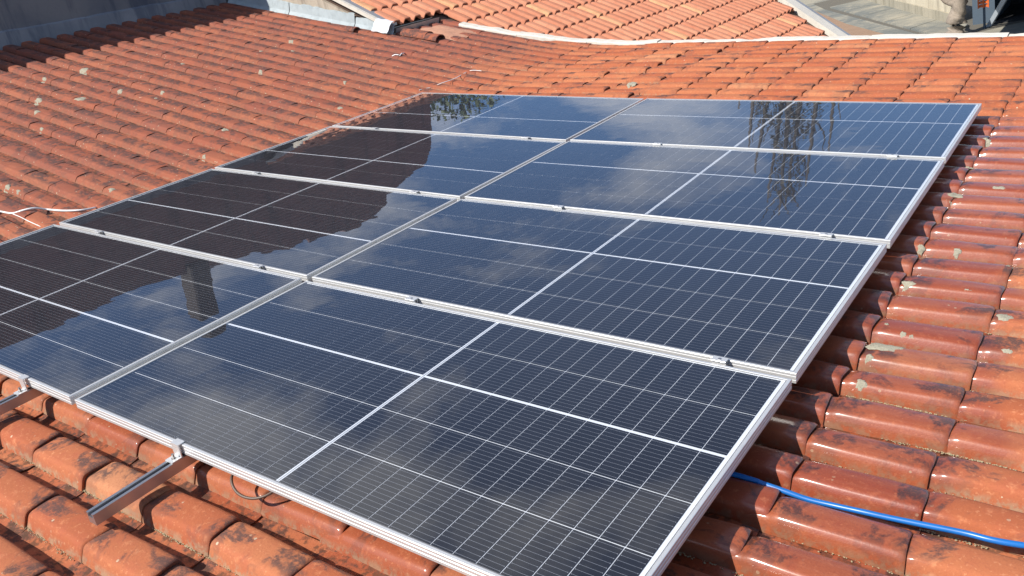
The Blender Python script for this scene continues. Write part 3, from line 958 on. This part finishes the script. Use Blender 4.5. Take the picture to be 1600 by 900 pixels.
# end wall (gable) with its blue-grey membrane
ew = empty('gable_wall', Matrix.Translation(tuple(wpt(-5, 6.3, pan_z(-5)))))
tag(ew, 'sunlit grey cement gable wall under the sloping edge of the next roof', 'wall')
def echild(name, me, mat):
    o = link(name, me, mat, ew)
    o.matrix_parent_inverse = ew.matrix_world.inverted()
    return o
NB_P, NB_T = np.array([-3.95, 6.9, 0.30]), R_(23)
def nb_z(x): return 0.305 - math.tan(NB_T) * (x + 4.08)
poly = [(-6.88, pan_z(-6.88) - 0.3), (-4.12, pan_z(-4.12) - 0.3), (-4.12, nb_z(-4.12) - 0.10), (-6.88, nb_z(-6.88) - 0.10)]
V = [tuple(wpt(x, 6.22, z)) for x, z in poly] + [tuple(wpt(x, 6.40, z)) for x, z in poly]
echild('wall_face', new_mesh('wall_face', V, [(0, 1, 2, 3), (7, 6, 5, 4), (0, 4, 5, 1), (1, 5, 6, 2), (2, 6, 7, 3), (3, 7, 4, 0)]), M_ENDWALL)
xs_ = [-6.86, -6.2, -5.72, -5.2, -4.62, -4.02]
for i in range(5):
    V, F = [], []
    n_ = 14
    for j in range(n_ + 1):
        x = xs_[i] + (xs_[i + 1] - 0.006 - xs_[i]) * j / n_
        top = pan_z(x) + 0.175 + 0.03 * noise.noise(Vector((x * 4, i, 0))) + 0.015 * noise.noise(Vector((x * 14, i, 2))) - (0.03 if i == 4 else 0)
        yy = 6.205 - 0.006 * (i % 2)
        V += [tuple(wpt(x, yy - 0.055, pan_z(x) + 0.03)), tuple(wpt(x, yy - 0.02, pan_z(x) + 0.075)), tuple(wpt(x, yy, top)), tuple(wpt(x, yy + 0.012, top + 0.004))]
    for j in range(n_):
        for q in range(3):
            a = j * 4 + q
            F.append((a, a + 4, a + 5, a + 1))
    echild('membrane_sheet', new_mesh('membrane_sheet', V, F), M_SHEET)

# ------------------------------------------------------------------ neighbouring roof
nb = empty('neighbour_roof', MR @ Matrix.Translation((0, 0, 0)))
tag(nb, 'cleaner orange tiled roof of the next house, behind the white capping', 'roof')
def far_end(x): return 13.35 - 0.71 * (x + 1.85)
slots = []
NBP = 0.184
sd = 50000
ct, st_ = math.cos(NB_T), math.sin(NB_T)
for c in range(-13, 13):
    xl = -4.135 + 0.335 * c
    xu = xl - TLEN * ct
    if xl < -6.95: continue
    for k in range(60):
        y0 = 6.30 + NBP * k
        if y0 > far_end(xl) - 0.16 or xl > 1.2: continue
        if xl > -4.05 and y0 < 7.06: continue
        if xl < -6.5 and y0 > 9.2 and False: continue
        sd += 1
        r = random.Random(sd * 31)
        mt = (Matrix.Translation((xu, y0 + r.uniform(-.002, .002), nb_z(xu) - 0.02)) @ Matrix.Rotation(NB_T - 0.034, 4, 'Y') @ Matrix.Rotation(R_(r.gauss(0, .4)), 4, 'Z') @ Matrix.Diagonal((1, NBP / PITCH, 1.0, 1)))
        slots.append((mt, (xl - 0.15, y0 + 0.08, nb_z(xl - 0.15))  , r.randrange(100000)))
lay_tiles(slots, TILE_ME_N, TILE_VARS[:5], nb, 'neighbour_tiles', 300)
V = []
for x in (-7.0, 1.35):
    z = nb_z(x) - 0.05
    V += [(x, 6.26, z), (x, far_end(x), z), (x, far_end(x), z - 0.1), (x, 6.26, z - 0.1)]
V[4] = (1.35, 7.3, V[4][2]); V[7] = (1.35, 7.3, V[7][2])
dk = [(-7.0, 6.26), (-4.15, 6.26), (-4.15, 7.10), (1.35, 7.26), (1.35, far_end(1.35)), (-7.0, far_end(-7.0))]
V = [(x, y, nb_z(x) - 0.045) for x, y in dk] + [(x, y, nb_z(x) - 0.12) for x, y in dk]
F = [tuple(range(6)), tuple(range(11, 5, -1))] + [(i, 6 + i, 6 + (i + 1) % 6, (i + 1) % 6) for i in range(6)]
link('roof_deck', new_mesh('roof_deck', V, F), M_DECK, nb)
# house body below it
V, F = [], []
bx = MB()
V = []
for z in (-3.3, -1.6):
    pass
hb = [(-9.0, 7.6), (0.6, 7.6), (0.6, 11.4), (-9.0, 15.0)]
V = [(x, y, -3.34) for x, y in hb] + [(x, y, (MR @ Vector((x, y, nb_z(x) - 0.2))).z) for x, y in hb]
o = link('house_wall', new_mesh('house_wall', V, [(0, 1, 5, 4), (1, 2, 6, 5), (2, 3, 7, 6), (3, 0, 4, 7)]), M_CREAM, nb)
o.matrix_parent_inverse = nb.matrix_world.inverted()

# verge strips of the neighbouring roof
def strip(pts, w, h, name, mat, lab, cat, side=Vector((0, 1, 0))):
    V, F = [], []
    for p in pts:
        p = Vector(p)
        V += [p + Vector((0, 0, -h)), p, p + side * w, p + side * w + Vector((0, 0, -h))]
    for i in range(len(pts) - 1):
        for j in range(4):
            a, b_ = i * 4 + j, i * 4 + (j + 1) % 4
            F.append((a, a + 4, b_ + 4, b_))
    F += [(3, 2, 1, 0), tuple(len(V) - 4 + k for k in range(4))]
    return new_mesh(name, V, F)
vs = empty('roof_edge_strip', MR.copy())
tag(vs, 'narrow white edging down the near slope of the orange roof', 'edging')
link('white_strip', strip([(x, 6.18, nb_z(x) + 0.035) for x in (-6.88, -5.4, -4.12)], 0.040, 0.045, 'white_strip', M_WHITE, '', ''), M_WHITE, vs)
link('grey_gutter', strip([(x, 6.237, nb_z(x) + 0.030) for x in (-6.88, -5.4, -4.12)], 0.115, 0.03, 'grey_gutter', M_GUTTER, '', ''), M_GUTTER, vs)
vf = empty('roof_edge_strip', MR.copy())
tag(vf, 'wide white edging on the far side of the orange roof, beside the yard', 'edging')
pts = [(x, far_end(x) - 0.01, nb_z(x) + 0.055) for x in (-7.0, -4.0, -1.85, 0.0, 1.35)]
link('white_strip', strip(pts, 0.30, 0.10, 'white_strip', M_WHITE, '', ''), M_WHITE, vf)
pts = [(x, far_end(x) + 0.292, nb_z(x) + 0.045) for x in (-7.0, -4.0, -1.85, 0.0, 1.35)]
link('grey_flange', strip(pts, 0.12, 0.12, 'grey_flange', M_GUTTER, '', ''), M_GUTTER, vf)

# short gutter under the eave
gt = MB()
yy = [6.24, 7.02]
pr = [(-0.02, 0.0), (-0.02, -0.085), (0.02, -0.11), (0.075, -0.10), (0.10, -0.005), (0.093, -0.005), (0.07, -0.092), (0.02, -0.10), (-0.013, -0.08), (-0.013, 0.0)]
n_ = len(pr)
V = [(-4.14 + u, y, 0.300 + z) for y in yy for u, z in pr]
F = [(i, n_ + i, n_ + (i + 1) % n_, (i + 1) % n_) for i in range(n_)]
F += [(0, 1, 8, 9), (1, 2, 7, 8), (2, 3, 6, 7), (3, 4, 5, 6)]
F += [tuple(n_ + i for i in reversed(f)) for f in F[-4:]]
o = link('gutter', new_mesh('gutter', V, F), M_GUTTER)
o.matrix_world = MR
tag(o, 'short grey metal gutter under the lower corner of the orange roof', 'gutter')

# white sheet and mortared ridge tiles at that corner
V, F = [], []
n_ = 8
fold = [(-0.075, 0.066), (-0.045, 0.090), (-0.012, 0.140), (0.030, 0.172), (0.075, 0.176)]
for i in range(n_ + 1):
    x = -4.27 + 0.235 * i / n_
    for dy, dz in fold:
        V.append((x, 6.145 + dy, pan_z(x) + dz + 0.004 * math.sin(i * 1.3 + dy * 30)))
V += [(x_, y_ + 0.001, z_ - 0.006) for x_, y_, z_ in V]
k_ = (n_ + 1) * 5
for i in range(n_):
    for j in range(4):
        a = i * 5 + j
        F.append((a, a + 5, a + 6, a + 1)); F.append((k_ + a, k_ + a + 1, k_ + a + 6, k_ + a + 5))
    a = i * 5; F.append((a, k_ + a, k_ + a + 5, a + 5))
for j in range(4):
    a = n_ * 5 + j; F.append((a, k_ + a, k_ + a + 1, a + 1)); a = j; F.append((a, a + 1, k_ + a + 1, k_ + a))
o = link('flashing_sheet', new_mesh('flashing_sheet', V, F), M_WHITE2)
o.matrix_world = MR
tag(o, 'bright white flashing sheet at the foot of the grey gutter', 'flashing')

def half_tile(x, y, ln, rad, dz, rz, lab):
    V, F = [], []
    n_ = 12
    for ri, rr in enumerate((rad, rad - 0.013)):
        for e in (0, 1):
            for i in range(n_ + 1):
                a = math.pi * i / n_
                taper = 1.0 + 0.12 * e
                V.append((ln * e, -math.cos(a) * rr * taper, math.sin(a) * rr * 0.72 * taper))
    m_ = n_ + 1
    for i in range(n_):
        F += [(i, m_ + i, m_ + i + 1, i + 1), (2 * m_ + i, 2 * m_ + i + 1, 3 * m_ + i + 1, 3 * m_ + i),
              (m_ + i, 3 * m_ + i, 3 * m_ + i + 1, m_ + i + 1), (i, i + 1, 2 * m_ + i + 1, 2 * m_ + i)]
    F += [(0, 2 * m_, 3 * m_, m_), (n_, m_ + n_, 3 * m_ + n_, 2 * m_ + n_)]
    me = new_mesh('ridge_tile', V, F, False, {'prof': [0.06] * len(V)})
    o = link('ridge_tile', me, M_TILE)
    zz = pan_z(x)
    o.matrix_world = MR @ Matrix.Translation((x, y, zz + dz)) @ Matrix.Rotation(rz, 4, 'Z') @ Matrix.Rotation(math.atan(S_UP) - 0.02, 4, 'Y')
    tag(o, lab, 'ridge tile', 'ridge tiles by the grey gutter')
half_tile(-3.98, 6.30, 0.36, 0.085, 0.028, 0.02, 'ridge tile laid directly beside the white flashing sheet')
half_tile(-3.66, 6.29, 0.22, 0.075, 0.036, -0.03, 'ridge tile lying free with its dark hollow end facing downhill')
half_tile(-4.62, 6.04, 0.15, 0.055, 0.034, 0.0, 'small broken ridge tile below the pale membrane, left of the white sheet')
V, F = [], []
n_ = 10
for i in range(n_ + 1):
    for j in range(n_ + 1):
        x = -4.02 + 0.70 * i / n_; y = 6.32 + 0.62 * j / n_
        e = min(i, j, n_ - i, n_ - j) / 3.0
        V.append((x, y, pan_z(x) + 0.02 + 0.045 * min(1, e) + 0.02 * noise.noise(Vector((x * 7, y * 7, 0)))))
for i in range(n_):
    for j in range(n_):
        a = i * (n_ + 1) + j
        F.append((a, a + n_ + 1, a + n_ + 2, a + 1))
o = link('mortar_patch', new_mesh('mortar_patch', V, F, True), M_CEMENT)
o.matrix_world = MR
tag(o, 'lumpy reddish mortar patch below the grey gutter', 'mortar')
# pale twigs on the tiles
tw = MB()
for a, b_ in (((612, 89), (622, 87)), ((624, 88), (631, 84))):
    p0, p1 = on_px([a, b_], 0.008)
    tw.tube([p0, ((p0[0] + p1[0]) / 2, (p0[1] + p1[1]) / 2, max(p0[2], p1[2]) + 0.006), p1], 0.006, 5)
o = link('twig', tw.mesh('twig'), M_CABLE)
o.matrix_world = MR
tag(o, 'bleached twig on the tiles uphill of the panels', 'twig')

# ------------------------------------------------------------------ ground and yard beyond
GZ = -3.35
o = link('ground', new_mesh('ground', [(-900, -900, GZ), (900, -900, GZ), (900, 1500, GZ), (-900, 1500, GZ)], [(0, 1, 2, 3)]), M_GROUND)
struct(o)
def band(name, pts, w, z, mat):
    V, F = [], []
    for (x, y) in pts:
        V += [(x, y, z), (x + w[0], y + w[1], z)]
    for i in range(len(pts) - 1):
        F.append((2 * i, 2 * i + 2, 2 * i + 3, 2 * i + 1))
    return link(name, new_mesh(name, V, F), mat)
# strip of bare red earth along the paving
struct(band('earth_strip', [(-11.5, 43.0), (-9.7, 39.3), (-6.8, 33.5), (-3.86, 28.4), (-2.0, 25.0)], (-2.6, -2.2), GZ + 0.008, M_EARTH))
struct(band('yard_bed', [(-11.0, 43.0), (-9.4, 39.6), (-2.2, 26.6)], (3.2, 2.6), GZ + 0.004, simple('joint_dirt', (0.11, 0.10, 0.08), 0.95)))
# kerb and paving slabs
yd = empty('yard_paving', Matrix.Translation((-5, 33, GZ)))
struct(yd)
A = Vector((-9.4, 39.6)); B = Vector((-2.2, 26.0)); C = Vector((-8.3, 41.6)); D = Vector((-1.2, 27.6))
def slab(p, q, r, s, me_name):
    c = (p + q + r + s) / 4
    V = []
    for z in (0.0, 0.05):
        for v in (p, q, r, s):
            u = c + (v - c) * (0.985 if z == 0 else 0.975)
            V.append((u.x + 5, u.y - 33, z + 0.004))
    o = link('slab', new_mesh(me_name, V, [(4, 5, 6, 7), (0, 1, 5, 4), (1, 2, 6, 5), (2, 3, 7, 6), (3, 0, 4, 7)]), M_GROUND, yd)
n_ = 5
for i in range(n_):
    t0, t1 = i / n_, (i + 1) / n_
    pass
    # one row of slabs between the earth strip and the wall
    p = Vector((-9.3, 39.9)).lerp(Vector((-2.3, 27.0)), t0); q = Vector((-9.3, 39.9)).lerp(Vector((-2.3, 27.0)), t1)
    s = Vector((-7.6, 41.2)).lerp(Vector((-1.8, 28.6)), t0); r = Vector((-7.6, 41.2)).lerp(Vector((-1.8, 28.6)), t1)
    slab(p, q, r, s, 'slab')
# cream garden wall with damp foot
gw = empty('garden_wall', Matrix.Translation((-5, 34.5, GZ)))
tag(gw, 'peeling cream garden wall behind the concrete yard', 'wall')
P0, P1 = Vector((-8.9, 42.6)), Vector((-2.45, 29.5))
dv = (P1 - P0).normalized(); nv = Vector((-dv.y, dv.x))
if nv.x < 0: nv = -nv
nv = Vector((0.9, 0.45)).normalized()
def wallbox(p0, p1, th, z0, z1):
    V = []
    for z in (z0, z1):
        for p_ in (p0, p1, p1 + nv * th, p0 + nv * th):
            V.append((p_.x + 5, p_.y - 34.5, z - GZ))
    return new_mesh('wall_body', V, [(4, 5, 6, 7), (0, 1, 5, 4), (1, 2, 6, 5), (2, 3, 7, 6), (3, 0, 4, 7)])
link('wall_body', wallbox(P0 - dv * 6, P1, 0.2, GZ, GZ + 1.9), M_CREAM, gw)
link('plinth', wallbox(P0 - dv * 6 - nv * 0.06, P1 - nv * 0.06, 0.055, GZ, GZ + 0.35), plaster('damp_plinth', (0.36, 0.32, 0.24), (0.30, 0.27, 0.2), (0.2, 0.18, 0.13), 0.5), gw)
# gnarled trunk
def tree(name, base, limbs, mat_b):
    b_ = MB()
    for pts, rads in limbs:
        sp = spline(pts, 5)
        rr = np.interp(np.linspace(0, 1, len(sp)), np.linspace(0, 1, len(rads)), rads)
        sp = [p + Vector((noise.noise(p * 3.1), noise.noise(p * 3.7 + Vector((5, 5, 5))), 0)) * float(r) * 0.35 for p, r in zip(sp, rr)]
        i0 = len(b_.v)
        b_.tube(sp, [float(r) for r in rr], 12)
        for i in range(i0, len(b_.v)):                     # gnarled surface
            v_ = Vector(b_.v[i]); k_ = min(len(sp) - 1, (i - i0) // 12)
            d_ = v_ - sp[k_]
            b_.v[i] = tuple(sp[k_] + d_ * (1 + 0.45 * noise.noise(v_ * (1.2 / max(0.05, float(rr[k_]))))))
    return b_.mesh(name, True)
def leaves(rngs, n, size, seed):
    r = np.random.default_rng(seed)
    V, F, Tt = [], [], []
    for (c, rad) in rngs:
        for _ in range(n):
            d = r.normal(size=3); d /= np.linalg.norm(d)
            p = np.array(c) + d * np.array(rad) * r.uniform(0.35, 1.0) ** 0.6
            a = r.normal(size=3); a /= np.linalg.norm(a)
            b_ = np.cross(a, r.normal(size=3)); b_ /= np.linalg.norm(b_)
            s = size * r.uniform(0.6, 1.4)
            i = len(V)
            V += [p - a * s, p + b_ * s * 0.45, p + a * s, p - b_ * s * 0.45]
            F.append((i, i + 1, i + 2, i + 3)); Tt += [r.uniform()] * 4
    return new_mesh('crown', V, F, False, {'tid': Tt})
t1 = empty('tree', Matrix.Translation((-1.9, 26.9, GZ)))
tag(t1, 'gnarled pale tree trunk standing by the dark garage', 'tree')
link('trunk', tree('trunk', None, [([(0, 0, 0), (0.03, 0, 0.5), (0.12, 0, 0.95), (0.10, 0, 2.4), (0.2, 0.1, 5.2)], [0.30, 0.23, 0.19, 0.14, 0.07]),
                                   ([(0.1, 0, 0.9), (-0.25, -0.05, 1.1), (-0.5, 0, 1.5), (-0.8, 0, 2.1)], [0.1, 0.07, 0.05, 0.03]),
                                   ([(0.1, 0, 1.0), (0.45, -0.1, 1.15), (0.8, 0, 1.3)], [0.08, 0.05, 0.03])], M_BARK), M_BARK_P, t1)
link('crown', leaves([((0.3, 0.2, 5.8), (1.1, 1.0, 0.8)), ((-0.2, 0.2, 5.2), (0.8, 0.8, 0.6))], 500, 0.10, 3), M_LEAF, t1)
# dark garage to its right
gr = empty('garage', Matrix.Translation((0, 29, GZ)))
tag(gr, 'dark open garage with blue-grey side wall behind the tree trunk', 'garage')
link('side_wall', MB().box(-1.75, -1.15, -0.2, 3.4, 0, 3.2).mesh('side_wall'), M_BLUEGREY, gr)
link('back_wall', MB().box(-1.14, 6.0, 3.0, 3.2, 0, 3.2).mesh('back_wall'), M_SHADE_DARK, gr)
link('floor', MB().box(-1.14, 6.0, -0.6, 2.99, 0.006, 0.03).mesh('floor'), M_SHADE_DARK, gr)
link('ceiling_shade_canopy', MB().box(-2.05, 6.2, -5.9, 3.4, 3.21, 3.35).mesh('ceiling_shade_canopy'), M_BLUEGREY, gr)  # garage ceiling, lengthened forward out of view to shade the ground
link('far_side', MB().box(5.8, 6.0, -3.4, 2.99, 0.04, 3.2).mesh('far_side'), M_SHADE_DARK, gr)
o = link('leaning_post', MB().tube([(-1.22, 28.1, GZ), (-0.62, 27.4, GZ + 0.95), (0.2, 26.6, GZ + 2.2)], 0.085, 4).mesh('leaning_post'), M_ZINC)
tag(o, 'pale blue-grey post leaning across the garage mouth', 'post')
cr = empty('crate', Matrix.Translation((-1.30, 27.9, GZ)))
tag(cr, 'orange openwork plastic crate on the post beside the trunk', 'crate')
for zz in (0.62, 0.72, 0.82, 0.92, 1.02):
    link('slat', MB().box(-0.12, 0.12, -0.1, 0.1, zz, zz + 0.06).mesh('slat'), M_ORANGE, cr)
for xx in (-0.13, 0.0, 0.125):
    link('upright', MB().box(xx - 0.018, xx + 0.018, -0.118, -0.101, 0.6, 1.1).mesh('upright'), M_ORANGE, cr)
link('stand', MB().box(-0.03, 0.03, -0.03, 0.03, 0, 0.619).mesh('stand'), M_BLUEGREY, cr)

# trees that only the glass shows
t2 = empty('tree', Matrix.Translation((-16.4, 62.0, GZ)) @ Matrix.Diagonal((3.0, 3.0, 2.3, 1)))
tag(t2, 'tall thin sparse tree far behind, seen mirrored in the right panels', 'tree')
limbs = []
for i in range(8):
    dx = (i - 3.5) * 0.30 + random.uniform(-.08, .08)
    hh = 13.2 - abs(i - 4.2) * 1.0 + random.uniform(-.5, .5)
    limbs.append(([(dx * 0.15, 0, 0), (dx * 0.7, 0.1, 3), (dx, random.uniform(-.3, .3), 6), (dx * 1.15 + random.uniform(-.12, .12), 0, hh)], [0.16, 0.11, 0.085, 0.02]))
    for q in range(5):
        z_ = random.uniform(5.0, hh - 0.5); sg = random.choice((-1, 1))
        limbs.append(([(dx, 0, z_), (dx + sg * 0.22, random.uniform(-.2, .2), z_ + 0.45), (dx + sg * 0.34, random.uniform(-.3, .3), z_ + 1.0)], [0.035, 0.022, 0.008]))
link('trunk', tree('trunk', None, limbs, M_BARK), simple('grey_bark', (0.10, 0.085, 0.075), 0.95), t2)
link('crown', leaves([((dx, 0, z), (0.45, 0.45, 1.1)) for dx, z in ((-0.9, 6.6), (-0.4, 8.6), (0.1, 9.6), (0.5, 8.9), (0.85, 7.6), (0.3, 11.2), (0.4, 6.0), (-0.3, 5.2))], 800, 0.045, 9), M_LEAF2, t2)
t3 = empty('tree', Matrix.Translation((-9.9, 14.3, GZ)))
tag(t3, 'leafy green tree behind the houses, seen mirrored in the far left panel', 'tree')
link('trunk', tree('trunk', None, [([(0, 0, 0), (0.1, 0, 3), (0, 0.1, 6.0)], [0.28, 0.22, 0.10]), ([(0.1, 0, 3.4), (0.9, 0.3, 5.6)], [0.14, 0.06]), ([(0.1, 0, 3.4), (-0.9, 0.3, 5.9)], [0.14, 0.06])], M_BARK), M_BARK, t3)
link('crown', leaves([((0, 0, 6.3), (1.7, 1.6, 1.5)), ((0.9, 0.2, 5.8), (1.0, 1.0, 0.9)), ((-1.1, 0, 6.5), (1.1, 1.1, 1.0))], 4200, 0.075, 5), M_LEAF, t3)
